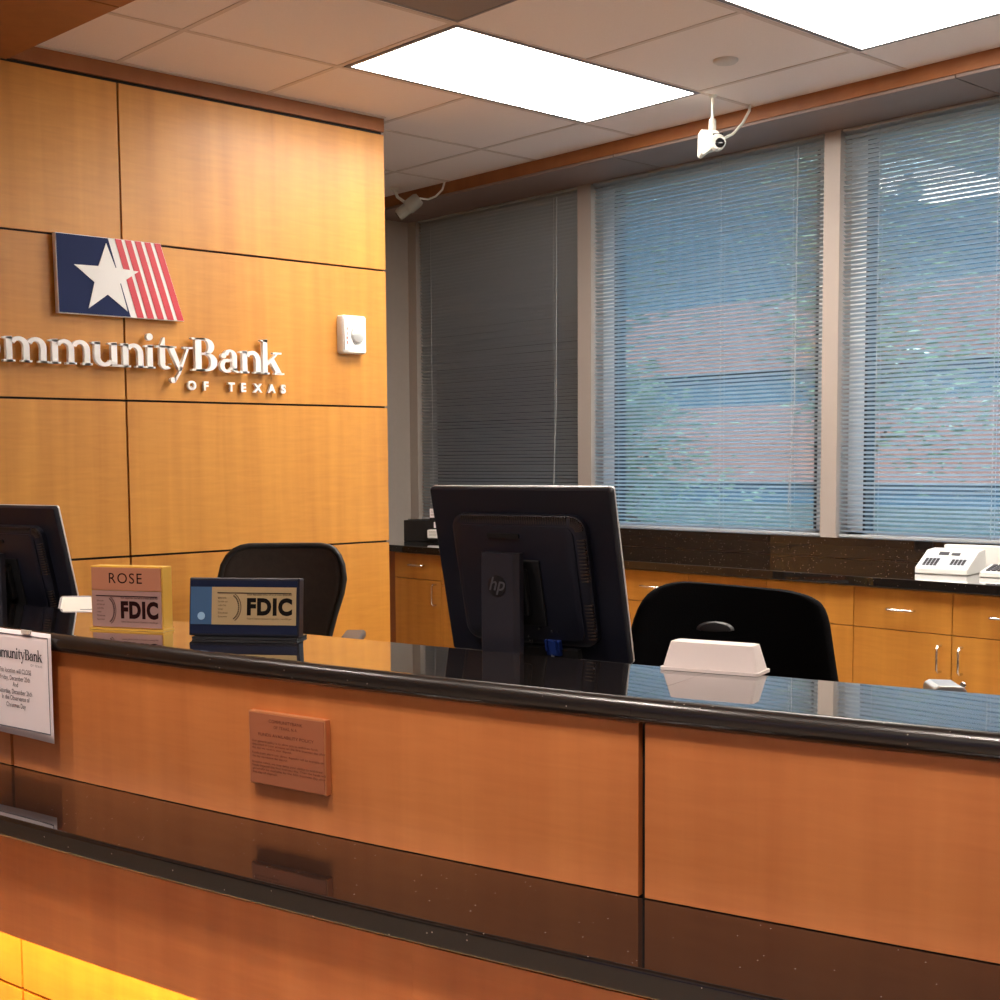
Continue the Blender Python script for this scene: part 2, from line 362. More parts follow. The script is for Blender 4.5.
troffer(-2.6, -1.4, .2, .8, 'unseen ceiling panel added as fill light over the middle of the lobby', 2.739, LENSL)  # both lobby panels are unseen lamps added for fill light
troffer(-2.6, -1.4, -2.6, -2.0, 'unseen ceiling panel added as fill light over the back of the lobby', 2.739, LENSL)
t = thing('ceiling_vent', 'grey brown square return air tile beside the lit ceiling panel', 'vent', (2.565, 2.955, CZ))
MB().box(2.27,2.86,2.65,3.25,CZ-.004,CZ-.0005).build('vent_tile', mat('vent_grey', (.26,.21,.19), .7, bump=(300,.5,.2)), t, world=True)
MB().box(2.262,2.27,2.64,3.26,CZ-.006,CZ-.0005).box(2.86,2.868,2.64,3.26,CZ-.006,CZ-.0005).box(2.27,2.86,3.25,3.258,CZ-.006,CZ-.0005).box(2.27,2.86,2.64,2.65,CZ-.006,CZ-.0005).build('vent_frame', FRAMED, t, world=True)
o = MB(T((3.85,2.965,CZ))).lathe([(.001,-.013),(.036,-.012),(.043,-.006),(.044,-.001),(.02,-.0005)], 28).build('sprinkler_cover', mat('cover_white', (.62,.56,.52), .6), smooth=True)
tag(o, 'small round sprinkler cover plate on the ceiling between the lights and window band', 'sprinkler cover')

# ------------------------------------------------------------------ ceiling cameras
LENSB = mat('camera_lens', (.01,.01,.012), .08)
WCAM = mat('camera_white', (.78,.77,.70), .4)
ca = thing('security_camera', 'white security camera hanging on a stem in front of the middle window', 'security camera', (4.18,3.28,CZ), R(-42), 'security cameras')
MB().lathe([(.001,0),(.016,0),(.014,-.008),(.005,-.012),(.006,-.10),(.001,-.10)], 14).build('mount_stem', WCAM, ca, smooth=True)
MB().lathe([(.001,-.09),(.0125,-.09),(.014,-.098),(.014,-.128),(.010,-.136),(.001,-.136)], 14).build('collar', WCAM, ca, smooth=True)
body = MB(T((-.008,0,-.178)))
body.prism([(-.042,-.045),(-.030,-.052),(.000,-.030),(.036,-.020),(.040,.018),(.022,.040),(-.040,.044)], -.03, .045)
body.build('housing', WCAM, ca, bevel=.004)
MB(T((.014,-.028,-.185), rx=R(90))).lathe([(.001,-.01),(.031,-.01),(.031,.012),(.027,.02),(.001,.02)], 22).build('lens_barrel', WCAM, ca, smooth=True)
MB(T((.020,-.046,-.190), rx=R(90))).lathe([(.001,0),(.018,0),(.018,.006),(.013,.010),(.001,.010)], 20).build('lens', LENSB, ca, smooth=True)
MB().box(-.004,.034,-.0345,-.031,-.158,-.151).build('marking', INK, ca)
MB().tube([(4.205,3.25,2.575),(4.26,3.245,2.60),(4.33,3.25,2.655),(4.385,3.262,2.71),(4.408,3.275,2.74)], .0055, 8).build('cable', WCAM, ca, smooth=True, world=True)
DCAM = mat('camera_grey', (.36,.34,.29), .5)
cb = thing('security_camera', 'grey bullet security camera at the left end of the window band by the panelled wall', 'security camera', (4.40,5.43,CZ), 0, 'security cameras')
a0, a1 = Vector((4.38,5.28,2.672)), Vector((4.31,5.365,2.590))
ax = (a1-a0).normalized()
MB().tube([a0, a0+(a1-a0)*.1, a0+(a1-a0)*.55, a0+(a1-a0)*.56, a1], [.028,.036,.037,.031,.029], 18).build('barrel', DCAM, cb, smooth=True, world=True)
MB().tube([a1-ax*.004, a1+ax*.003], [.022,.020], 16).build('lens', LENSB, cb, smooth=True, world=True)
MB(T((0,0,0))).tube([(4.33,5.42,2.739),(4.33,5.42,2.725)], .024, 12).tube([(4.33,5.42,2.728),(4.335,5.40,2.69),(4.345,5.34,2.65)], .008, 8).build('bracket', WCAM, cb, smooth=True, world=True)
MB().tube([a0, a0+Vector((.04,-.02,-.004)), (4.42,5.20,2.675),(4.42,5.15,2.70),(4.42,5.13,2.74)], .005, 8).build('cable', WCAM, cb, smooth=True, world=True)

# ------------------------------------------------------------------ lettering
SW = .17; TH = .06; SE = .055; XH = .70
def ell(cx, cy, rx, ry, a): return (cx+rx*math.cos(R(a)), cy+ry*math.sin(R(a)))
def ring(cx, cy, ro, ri, a0, a1, n=16, dx=0, dy=0):
    q = []
    for i in range(n):
        b, c = a0+(a1-a0)*i/n, a0+(a1-a0)*(i+1)/n
        q.append([ell(cx,cy,*ro,b), ell(cx,cy,*ro,c), ell(cx+dx,cy+dy,*ri,c), ell(cx+dx,cy+dy,*ri,b)])
    return q
def rc(x0, x1, y0, y1): return [[(x0,y0),(x1,y0),(x1,y1),(x0,y1)]]
def foot(x, w_=SW, y=0, l=.08): return rc(x-l, x+w_+l, y, y+SE)
def flag_(x, y): return [[(x-.09,y-.07),(x+SW,y-.09),(x+SW,y),(x-.02,y-.01),(x-.09,y-.03)]]
def arch(xa, xb):       # from stem right edge xa to right stem left edge xb
    cx = (xa-.10+xb+SW)/2; rx = (xb+SW-xa+.10)/2
    return ring(cx, .42, (rx, .285), (rx-SW+.01, .17), 0, 150, 16, dx=-.01)
def G(c):
    if c == 'm':
        p = rc(.08,.25,0,.68)+flag_(.08,.70)+foot(.08)
        for xa, xb in ((.25,.56),(.73,1.04)): p += arch(xa, xb)+rc(xb,xb+SW,0,.43)+foot(xb, l=.07)
        return p, 1.28
    if c == 'n': return rc(.08,.25,0,.68)+flag_(.08,.70)+foot(.08, l=.07)+arch(.25,.55)+rc(.55,.72,0,.43)+foot(.55, l=.07), .81
    if c == 'u':
        p = rc(.08,.25,.26,.68)+flag_(.08,.70)+rc(.58,.75,.03,.68)+flag_(.58,.70)+rc(.58,.86,0,.06)
        return p+ring(.375,.27,(.295,.285),(.15,.17),180,330,16,dx=.02), .86
    if c == 'i': return rc(.12,.29,0,.68)+flag_(.12,.70)+foot(.12)+[[ell(.2,.93,.105,.105,a) for a in range(0,360,20)]], .44
    if c == 't':
        return rc(.12,.29,.18,.70)+[[(.12,.68),(.29,.68),(.29,.94),(.24,.94)]]+rc(0,.46,.63,.70)+ring(.33,.19,(.21,.20),(.05,.12),180,310,12,dx=-.0), .46
    if c == 'y':
        p = [[(.06,.68),(.25,.68),(.53,.02),(.43,-.06)], [(.70,.68),(.78,.68),(.46,-.12),(.30,-.36),(.24,-.32),(.38,-.12)]]
        return p+rc(-.02,.34,.645,.70)+rc(.58,.90,.645,.70)+[[ell(.22,-.32,.095,.085,a) for a in range(0,360,24)]], .88
    if c == 'B':
        p = rc(.12,.33,0,1)+rc(.0,.45,0,.055)+rc(.0,.45,.945,1)+rc(.3,.50,0,.065)+rc(.3,.48,.935,1)+rc(.3,.5,.50,.56)
        return p+ring(.47,.75,(.30,.25),(.10,.185),-90,90)+ring(.50,.28,(.37,.28),(.15,.215),-90,90), .92
    if c == 'a':
        p = rc(.47,.64,.06,.50)+ring(.40,.48,(.24,.225),(.07,.16),0,165,14)+[[ell(.17,.50,.09,.08,a) for a in range(0,360,24)]]
        p += ring(.30,.20,(.27,.215),(.11,.13),60,300,16)+[[(.42,.34),(.49,.34),(.49,.43),(.36,.405)]]+[[(.36,.03),(.5,.12),(.5,.2),(.36,.1)]]
        return p+ring(.68,.12,(.20,.13),(.05,.07),180,280,8), .80
    if c == 'k':
        p = rc(.08,.25,0,1.08)+[[(-.01,1.03),(.25,1.0),(.25,1.10),(.06,1.08),(-.01,1.07)]]+foot(.08, l=.07)
        p += [[(.25,.27),(.25,.35),(.60,.66),(.68,.66)], [(.36,.40),(.50,.50),(.82,.03),(.60,.03)]]
        return p+rc(.47,.80,.645,.70)+rc(.52,.90,0,.055), .88
    if c == 'o': return ring(.40,.345,(.37,.36),(.19,.295),0,360,28), .79
    if c == 'C': return ring(.52,.5,(.50,.52),(.28,.455),50,310,26,dx=.03)+rc(.80,.85,.68,1.0)+[[(.80,.12),(.85,.2),(.85,.3),(.78,.2)]], .95
def glyph(mb, c, x, z, s, y0, y1, xs=1):
    for p in G(c)[0]: mb.prism([(x+a*s*xs, z+b*s) for a, b in p], y0, y1)
_font_tmp = []
def text_verts(s, size, bold=0, spacing=1, shear=0, ext=0):
    c = bpy.data.curves.new('txt', 'FONT'); c.body = s; c.size = size; c.offset = bold; c.space_character = spacing; c.shear = shear
    c.align_x = 'CENTER'; c.extrude = ext; c.resolution_u = 4
    o = bpy.data.objects.new('txt', c); COL.objects.link(o)
    bpy.context.view_layer.update()
    me = bpy.data.meshes.new_from_object(o.evaluated_get(bpy.context.evaluated_depsgraph_get()))
    vs = [tuple(v.co) for v in me.vertices]; fs = [tuple(p.vertices) for p in me.polygons]
    bpy.data.objects.remove(o); bpy.data.meshes.remove(me); bpy.data.curves.remove(c)
    return vs, fs
def put_text(mb, s, cx, cz, size, y=-.0003, bold=0, xs=1, align='c', spacing=1, width=None, shear=0, ext=.0):
    """text standing in the local xz plane, facing -y; cz is the baseline"""
    vs, fs = text_verts(s, size, bold, spacing, shear, ext)
    if not vs: return
    x0 = min(v[0] for v in vs); x1 = max(v[0] for v in vs)
    if width: xs = width/(x1-x0)
    ox = cx - (x0+x1)/2*xs if align == 'c' else (cx - x0*xs if align == 'l' else cx - x1*xs)
    mb.add([(ox+v[0]*xs, y-v[2], cz+v[1]) for v in vs], fs)

# ------------------------------------------------------------------ sign on the panelled wall
LETW = mat('letter_white', (.92,.91,.90), .4)
sg = thing('lettering_sign', 'large white raised letters reading CommunityBank on the panelled wall', 'sign', (2.3, YA, 1.694))
CAPH = .119
for c, x0, w_ in (('C',1.600,.115),('o',1.718,.098),('m',1.822,.157),('m',1.981,.154),('u',2.133,.108),('n',2.240,.098),('i',2.330,.052),('t',2.378,.056),
                  ('y',2.418,.106),('B',2.521,.112),('a',2.634,.096),('n',2.724,.101),('k',2.816,.101)):
    gl, adv = G(c); mb = MB(); xs_ = w_/(adv*CAPH)
    zb = 1.694 - (x0-1.82)*.006
    x0 -= .012
    glyph(mb, c, x0, zb, CAPH, YA-.034, YA-.017, xs_)
    if c in 'oC': mb.tube([(x0+w_*.5, YA-.02, zb+.002),(x0+w_*.5, YA+.001, zb+.002)], .003, 6)
    else: mb.tube([(x0+.025, YA-.02, zb+.02),(x0+.025, YA+.001, zb+.02)], .003, 6)
    mb.build('letter', LETW, sg, world=True)
sg2 = thing('lettering_sign', 'small white raised letters reading OF TEXAS below the large bank lettering', 'sign', (2.7, YA, 1.622))
for c, xc in (('O',2.524),('F',2.583),('T',2.690),('E',2.743),('X',2.806),('A',2.868),('S',2.921)):
    mb = MB(T((xc-.008, YA-.012, 1.622-(xc-2.5)*.004)))
    put_text(mb, c, 0, 0, .044, bold=.0018, ext=.006); mb.box(-.002,.002,-.001,.0125,.008,.012); mb.build('letter', LETW, sg2, world=True)

NAVY = mat('sign_navy', (.007,.018,.085), .6, spec=.2); RED = mat('sign_red', (.62,.035,.06), .45); STARW = mat('sign_white', (.86,.85,.85), .5)
fl = thing('flag_emblem', 'navy panel with white star and red and white stripes above the lettering', 'sign', (2.25, YA, 1.865))
zT, zB = 2.1315, 1.865
def lerpx(xt, xb, z): return xb + (xt-xb)*(z-zB)/(zT-zB)
FX = T((-.011,0,0))
MB(FX).prism([(2.014,zT),(2.406,zT),(2.494,zB),(2.018,zB)], YA-.030, YA-.008).box(2.08,2.36,YA-.01,YA+.001,1.93,2.07).build('backing_panel', STARW, fl, world=True)
MB(FX).prism([(2.017,zT-.002),(2.205,zT-.002),(2.283,zB+.002),(2.021,zB+.002)], YA-.0315, YA-.0302).build('blue_field', NAVY, fl, world=True)
r_ = MB(FX)
wtop = [2.228 + k*.0462 for k in range(5)]
for k in range(5):
    xt = 2.231 + k*.0375; xb = 2.309 + k*.0395; ww = .0235
    r_.prism([(xt,zT-.001),(xt+ww,zT-.001),(xb+ww+.002,zB+.001),(xb,zB+.001)], YA-.0315, YA-.0302)
r_.build('red_stripes', RED, fl, world=True)
cx, cz = 2.197, 1.985; pts = []
outer = [(2.197,2.112),(2.317,2.026),(2.271,1.885),(2.126,1.886),(2.078,2.030)]
inner = [(2.229,2.032),(2.245,1.978),(2.198,1.938),(2.150,1.976),(2.166,2.032)]
for i in range(5): pts += [outer[i], inner[i]]
MB(FX).prism(pts, YA-.0340, YA-.0316).build('star', STARW, fl, world=True)

al = thing('fire_alarm', 'white fire alarm strobe on the panelled wall right of the lettering', 'fire alarm', (3.243, YA, 1.785))
MB().rbox(-.060,.060,0,.150,.0,-.030,.010,4,.004,-.036).build('housing', WHITEP, al, smooth=True)
MB(T((-.040,-.0365,0))).rbox(-.014,.014,.012,.138,0,-.006,.004,3).build('strobe_strip', WHITEP, al)
MB(T((.014,-.036,.075), rx=R(90))).lathe([(.001,0),(.034,0),(.030,.010),(.014,.016),(.001,.017)], 20).build('strobe_dome', mat('strobe_clear',(.6,.62,.62),.15,.2), al, smooth=True)
fm = MB()
for cx_, cz_, k_ in ((.004,.052,1.0),(.022,.058,.8)):
    fm.tube([(cx_-.010*k_,-.0375,cz_+.012),(cx_-.013*k_,-.0378,cz_-.004),(cx_-.004*k_,-.038,cz_-.016),(cx_+.006*k_,-.038,cz_-.012),(cx_+.010*k_,-.0375,cz_)], .0012, 6)
fm.build('flame_marking', mat('mark_grey',(.25,.25,.27),.6), al)
a_ = MB()
for i, c in enumerate('FIRE'): put_text(a_, c, -.040, .088-i*.0175, .016, y=-.0432, bold=.0006)
a_.build('fire_lettering', mat('fire_letter',(.35,.08,.05),.6), al)

# ------------------------------------------------------------------ window-side cabinets and worktop
XC = 4.10
wt = thing('worktop', 'black granite worktop with upstand running under the windows', 'countertop', (4.4,3.2,.91))
MB().box(4.075,4.78,1.0,5.868,.912,.945).build('slab', GRAN, wt, world=True, bevel=.003)
MB().box(4.758,4.779,1.0,5.868,.9455,1.021).build('upstand', GRAN, wt, world=True)
struct('trim_7', MB().box(4.781,4.864,1.0,5.80,1.0005,1.0285).box(4.757,4.7805,1.0,5.868,1.0215,1.0285), GRAN)
def handle(mb, p, q, out=-.028):
    p = Vector(p); q = Vector(q); o_ = Vector((0, out, 0)); d = (q-p).normalized()*.008
    mb.tube([p, p+o_*.7, p+o_+d, q+o_-d, q+o_*.7, q], .0042, 8)
def front(t, x0, x1, z0, z1, kind, hpos=None, lock=False):
    mb = MB().box(x0+.0015, x1-.0015, -.019, 0, z0+.0015, z1-.0015)
    p = mb.build(kind, WOOD, t)
    if hpos:
        h = MB(); handle(h, *hpos); h.build('handle', CHROME, p, smooth=True)
    if lock: MB(T(((hpos[0][0]+.006), -.019, z1-.16), rx=R(90))).lathe([(.001,0),(.011,0),(.011,.004),(.009,.006),(.001,.006)], 16).build('lock', CHROME, p, smooth=True)
ZD = .767
def cabinet(y0, y1, style, label):       # y0 > y1: left to right from the room
    wv = y0-y1
    t = thing('base_cabinet', label, 'cabinet', (XC+.019, y0, 0), R(-90), 'cabinets under the window worktop')
    MB().box(.0008, wv-.0008, .0005, .60, .10, .911).box(.01, wv-.01, .05, .58, 0, .10).build('carcass', WOODR, t)
    h = wv/2
    if style == 'doors':
        for i in (0, 1):
            a, b = i*h, (i+1)*h; c = (a+b)/2
            front(t, a, b, ZD, .908, 'drawer', ((c-.048,-.019,.838),(c+.048,-.019,.838)))
            hx = b-.038 if i == 0 else a+.038
            front(t, a, b, .105, ZD, 'door', ((hx,-.019,.642),(hx,-.019,.730)), lock=(i == 1))
    elif style == 'tall':
        front(t, 0, wv, ZD+.018, .908, 'drawer', ((h-.05,-.019,.853),(h+.05,-.019,.853)))
        front(t, 0, wv, .105, ZD+.018, 'door', ((wv-.04,-.019,.668),(wv-.04,-.019,.766)))
    else:
        for a, b in ((ZD+.016,.908),(.640,ZD+.016),(.505,.640),(.105,.505)):
            front(t, 0, wv, a, b, 'drawer', ((h-.048,-.019,(a+b)/2),(h+.048,-.019,(a+b)/2)))
cabinet(5.165, 4.812, 'tall', 'narrow maple cabinet nearest the panelled wall, one drawer over one door')
cabinet(4.812, 4.068, 'doors', 'maple cabinet with paired doors mostly hidden behind the large monitor')
cabinet(4.068, 3.695, 'stack', 'narrow maple drawer cabinet hidden directly behind the monitor')
cabinet(3.695, 3.323, 'stack', 'maple drawer stack showing just right of the monitor')
cabinet(3.323, 2.585, 'doors', 'maple cabinet directly behind the black fabric chair')
cabinet(2.585, 1.843, 'doors', 'maple cabinet below the white calculator, two drawers over two doors')
cabinet(1.843, 1.10, 'doors', 'maple cabinet at the far right end, past the calculator')
MB().box(4.119, 4.70, 5.166, 5.868, .0, .9115).build('wall_filler', WOODR, kind='structure')

# black organiser and small cards at the left end of the worktop
og = thing('desk_organizer', 'black box organizer with white cards standing on the worktop by the grey wall', 'organizer', (4.30,5.34,.945), R(-62))
MB().box(0,.26,0,.14,.0005,.108).build('body', BLK, og, bevel=.003)
MB(T((.042,0,0))).box(.104,.134,-.004,.0,.122,.168).build('card', PAPER, og)
MB(T((.042,0,0))).box(.1185,.1195,.0,.002,.10,.125).box(.10,.20,.002,.004,.10,.17).build('card_holder', BLK, og)
MB(T((.042,0,0))).box(.126,.160,-.004,0,.070,.100).build('card', PAPER, og)
MB(T((.042,0,0))).rbox(.100,.165,.018,.062,-.001,-.030,.006,4,.004,-.034).build('label_box', WHITEP, og)
ink = MB(T((.042,0,0)))
for z in (.155,.147,.138,.134): ink.box(.110,.128,-.0045,-.0041,z-.001,z+.001)
for z in (.052,.046,.038,.032): ink.box(.110,.152,-.0345,-.0341,z-.001,z+.001)
ink.build('card_print', mat('faded_ink',(.35,.32,.30),.8), og)

# calculator and keypad at right
KEYB = mat('key_dark', (.05,.05,.06), .6); PANB = mat('panel_bluegrey', (.50,.54,.60), .5)
cal = thing('adding_machine', 'white wedge shaped adding machine on the worktop below the right window', 'calculator', (4.305,2.471,.9455), R(-81))
side = [(0,.0),(0,.022),(.075,.058),(.115,.078),(.185,.082),(.20,.0)]
MB().prism(side, 0, .185, 'x').build('housing', WHITEP, cal, bevel=.004)
slope = Matrix.Translation((0,0,.022)) @ Matrix.Rotation(math.atan2(.036,.075), 4, 'X')
MB(slope).box(.012,.080,.010,.072,.0004,.0018).box(.100,.172,.010,.072,.0004,.0018).build('key_panel', PANB, cal)
kk = MB(slope)
for i in range(4):
    for j in range(4): kk.box(.022+.013*i,.031+.013*i,.016+.013*j,.024+.013*j,.0019,.005)
    for j in range(3): kk.box(.116+.013*i,.125+.013*i,.024+.013*j,.032+.013*j,.0019,.005)
kk.build('keys', KEYB, cal)
s2 = Matrix.Translation((0,.075,.058)) @ Matrix.Rotation(math.atan2(.027,.04), 4, 'X')
MB(s2).box(.055,.09,.008,.026,.0004,.002).box(.10,.13,.008,.022,.0004,.002).build('display', KEYB, cal)
MB().box(.03,.24,.202,.235,0,.093).build('paper_bay', WHITEP, cal, bevel=.004)
kp = thing('keypad', 'low white keypad at the right edge beside the adding machine', 'keypad', (4.315,2.235,.9455), R(-81))
MB().prism([(0,0),(0,.018),(.12,.038),(.13,0)], 0, .16, 'x').build('housing', WHITEP, kp, bevel=.003)
k2 = MB(Matrix.Translation((0,0,.018)) @ Matrix.Rotation(math.atan2(.02,.12), 4, 'X'))
for i in range(7):
    for j in range(5): k2.box(.016+.019*i,.030+.019*i,.018+.018*j,.031+.018*j,.0002,.004)
k2.build('keys', KEYB, kp)

# ------------------------------------------------------------------ curved teller counter
CX, CY = 18.048, 5.575
def sweep(prof, t0, t1, n=None):          # prof [(radius, z)], world coordinates
    n = n or max(2, int(abs(t1-t0)/.12)); mb = MB(); m = len(prof)
    for i in range(n+1):
        a = R(t0+(t1-t0)*i/n)
        mb.v += [(CX+r*math.cos(a), CY+r*math.sin(a), z) for r, z in prof]
    mb.f = [(i*m+k, i*m+(k+1) % m, (i+1)*m+(k+1) % m, (i+1)*m+k) for i in range(n) for k in range(m)]
    mb.f += [tuple(range(m)), tuple(range(n*m, (n+1)*m))[::-1]]
    return mb
def rect(r0, r1, z0, z1): return [(r0,z0),(r1,z0),(r1,z1),(r0,z1)]
def nose(r0, r1, z0, z1, q=.011):         # slab with a rounded front edge
    p = [(r0,z0),(r1-q,z0)]
    for k in range(1, 9): a = R(-90+10*k); p.append((r1-q+q*math.cos(a), z0+q+q*math.sin(a)))
    for k in range(0, 10): a = R(10*k); p.append((r1-q+q*math.cos(a), z1-q+q*math.sin(a)))
    return p+[(r0,z1)]
TS, TE = 184.35, 206.0
cuts = [TS, 189.60, 194.60, 199.60, TE]
def onarc(r, th, z=0): return (CX+r*math.cos(R(th)), CY+r*math.sin(R(th)), z)
tc = thing('teller_counter', 'curved maple teller counter with a lower overhanging apron', 'counter', onarc(17.1, 192, 0), R(282))
sweep(rect(16.95,17.150,0,.982), TS, TE).build('core', BLACKGAP, tc, world=True)
for a, b in zip(cuts, cuts[1:]):
    sweep(rect(17.151,17.165,.7275,.9815), a+.018, b-.018).build('front_panel', WOODC, tc, world=True, smooth=True)
    sweep(rect(17.151,17.160,.245,.66), a+.012, b-.012).build('lower_panel', WOOD, tc, world=True, smooth=True)
    sweep(rect(17.151,17.160,.02,.238), a+.012, b-.012).build('lower_panel', WOOD, tc, world=True, smooth=True)
for a, b in ((TS, 188.4), (188.4, 193.757), (193.757, 199.0), (199.0, TE)):
    sweep(rect(17.366,17.380,.491,.6755), a+.0003, b-.0003).build('apron_panel', WOODC, tc, world=True, smooth=True)
sweep(rect(17.161,17.365,.655,.6755), TS, TE).build('apron_top', BLACKGAP, tc, world=True)
sweep(rect(16.30,16.94,.745,.775), TS, TE).build('work_surface', mat('desk_laminate',(.05,.045,.045),.5), tc, world=True)
sweep(rect(16.31,16.33,0,.744), TS, TS+1).build('end_support', WOODC, tc, world=True)
sweep(rect(16.31,16.33,0,.744), 196, 197).build('end_support', WOODC, tc, world=True)
lamp = thing('strip_light', 'yellow glowing strip light hidden behind the counter apron', 'light', onarc(17.31, 190, .6), R(280))
STRIP = mat('strip_lamp', (.9,.8,.5), .6, emit=(1.0,.76,.20,34.0))
sweep(rect(17.30,17.345,.612,.650), TS, TE).build('tube', STRIP, lamp, world=True)
sweep(rect(17.29,17.36,.6505,.6545), TS, TE).build('housing', WHITEP, lamp, world=True)

ct = thing('countertop', 'polished black granite transaction top along the teller counter', 'countertop', onarc(17.04, 192, .983), R(282))
for a, b in ((TS, 194.573), (194.573, 199.55), (199.55, TE)):
    o = sweep(nose(16.898,17.184,.983,1.020,.0175), a+.0012, b-.0012).build('granite_slab', GRAN, ct, world=True, label='polished slab with a rounded front edge')
    del o['label']; o.data.materials.append(GRANE); g0 = gmat(ct)
    o.data.set_sharp_from_angle(angle=R(25))
    for p in o.data.polygons:
        c_ = g0 @ p.center; on = math.hypot(c_.x-CX, c_.y-CY) > 17.170 and p.area < .2 and abs(p.normal.z) < .99
        p.material_index = 1 if on else 0; p.use_smooth = on
ld = thing('writing_ledge', 'lower polished black granite ledge in front of the counter panels', 'ledge', onarc(17.3, 192, .689), R(282))
sweep(nose(17.1655,17.410,.689,.726,.006), TS, TE).build('granite_slab', GRAN, ld, world=True)

# ------------------------------------------------------------------ on and behind the counter
def at(r, th, z): return onarc(r, th, z), R(th+90)
# notice
loc = onarc(17.1855, 189.935, 0)
nb = thing('paper_notice', 'white printed closing notice taped to the counter front at the left edge', 'notice', (loc[0], loc[1], .805), R(189.935+90+0))
NX0, NX1 = -.170, .088
vs = []; fs = []; nx, nz = 8, 12
for i in range(nx+1):
    for j in range(nz+1):
        x = NX0+(NX1-NX0)*i/nx; z = .2165*j/nz
        vs.append((x, -.004-.0004*math.sin(j/nz*2.6)*(i/nx) - .0008*math.sin(i*.9), z - .004*(i/nx)*(1-j/nz)))
for i in range(nx):
    for j in range(nz):
        a = i*(nz+1)+j; fs.append((a, a+nz+1, a+nz+2, a+1))
sh = MB().add(vs, fs).build('paper_sheet', PAPER, nb, smooth=True)
so_ = sh.modifiers.new('thickness', 'SOLIDIFY'); so_.thickness = .0006; so_.offset = -1
def py(x, z):
    i = (x-NX0)/(NX1-NX0)*nx; j = z/.2165*nz
    return -.004-.0004*math.sin(j/nz*2.6)*(i/nx) - .0008*math.sin(i*.9) - .0008
def drape(mb): mb.v = [(x, py(x, z)+y, z) for x, y, z in mb.v]; return mb
bd = MB()
def strip(x0, x1, z0, z1):
    n = 10
    for k in range(n):
        if x1-x0 > z1-z0: a, b = x0+(x1-x0)*k/n, x0+(x1-x0)*(k+1)/n; bd.add([(a,0,z0),(b,0,z0),(b,0,z1),(a,0,z1)], [(0,1,2,3)])
        else: a, b = z0+(z1-z0)*k/n, z0+(z1-z0)*(k+1)/n; bd.add([(x0,0,a),(x1,0,a),(x1,0,b),(x0,0,b)], [(0,1,2,3)])
for e, w_ in ((.009,.0022),):
    strip(NX0+e, NX1-e, .2165-e-w_, .2165-e); strip(NX0+e, NX1-e, e+.003, e+.003+w_); strip(NX1-e-w_, NX1-e, e+.003, .2165-e); strip(NX0+e, NX0+e+w_, e+.003, .2165-e)
drape(bd).build('border', mat('border_grey',(.12,.12,.15),.7), nb)
pr = MB()
x = -.140; s = .0215; xsq = .88
for c in 'CommunityBank':
    for p in G(c)[0]: pr.add([(x+a*s*xsq, 0, .157+b*s) for a, b in p], [tuple(range(len(p)))])
    x += G(c)[1]*s*xsq*.93
HW = x
for w_, cxx in (('OF TEXAS', x-.020),): put_text(pr, w_, cxx, .1455, .0065, y=0, spacing=1.5)
for s_, z in (('This location will CLOSE', .127), ('Friday, December 25th', .1115), ('And', .0985), ('Saturday, December 26th', .0835), ('In the Observance of', .0705), ('Christmas Day', .0555)):
    put_text(pr, s_, -.040, z, .0140, y=0, xs=.80)
drape(pr); pr.v = [(v[0], v[1]-.0003, v[2]) for v in pr.v]
pr.build('printed_text', INK, nb)
MB().box(-.01,.02,-.0072,-.002,.211,.2185).build('tape', mat('clear_tape',(.6,.55,.5),.2), nb)

# bronze plaque
BRZ = mat('bronze_plaque', (.48,.17,.085), .42, .35); BRZE = mat('bronze_edge', (.62,.28,.13), .35, .5); BRT = mat('plaque_text', (.16,.045,.02), .6)
loc = onarc(17.165, 192.345, 0)
pq = thing('wall_plaque', 'copper coloured funds policy plaque on the counter front', 'plaque', (loc[0], loc[1], .797), R(282.345))
PW, PH = .090, .129
MB().box(-PW,PW,-.012,.0015,0,PH).build('board', BRZE, pq, bevel=.0012)
MB().box(-PW+.003,PW-.003,-.0132,-.0121,.003,PH-.003).build('face', BRZ, pq)
pt = MB()
put_text(pt, 'COMMUNITYBANK', 0, PH-.017, .0085, y=-.0136, spacing=1.1); put_text(pt, 'OF TEXAS, N.A.', 0, PH-.0265, .0075, y=-.0136, spacing=1.1)
put_text(pt, 'FUNDS AVAILABILITY POLICY', 0, PH-.0415, .0078, y=-.0136, width=.13)
for s_, z, w_ in (('Our general policy is to allow you to withdraw funds', .0515, .155), ('deposited in your account on the first business day after', .0575, .172), ('the day we receive your deposit.', .0635, .095),
                  ('Funds from electronic direct deposits will be available on', .0725, .168), ('the day we receive the deposit.', .0785, .085),
                  ('In some cases, we may delay your ability to withdraw', .0885, .165), ('funds beyond the first business day. Then the funds will', .0945, .172),
                  ('generally be available by the fifth business day after', .1005, .172), ('the day of deposit.', .1065, .060)):
    put_text(pt, s_, -PW+.009, PH-z-.002, .0055, y=-.0136, align='l', width=w_)
pt.build('engraved_text', BRT, pq)

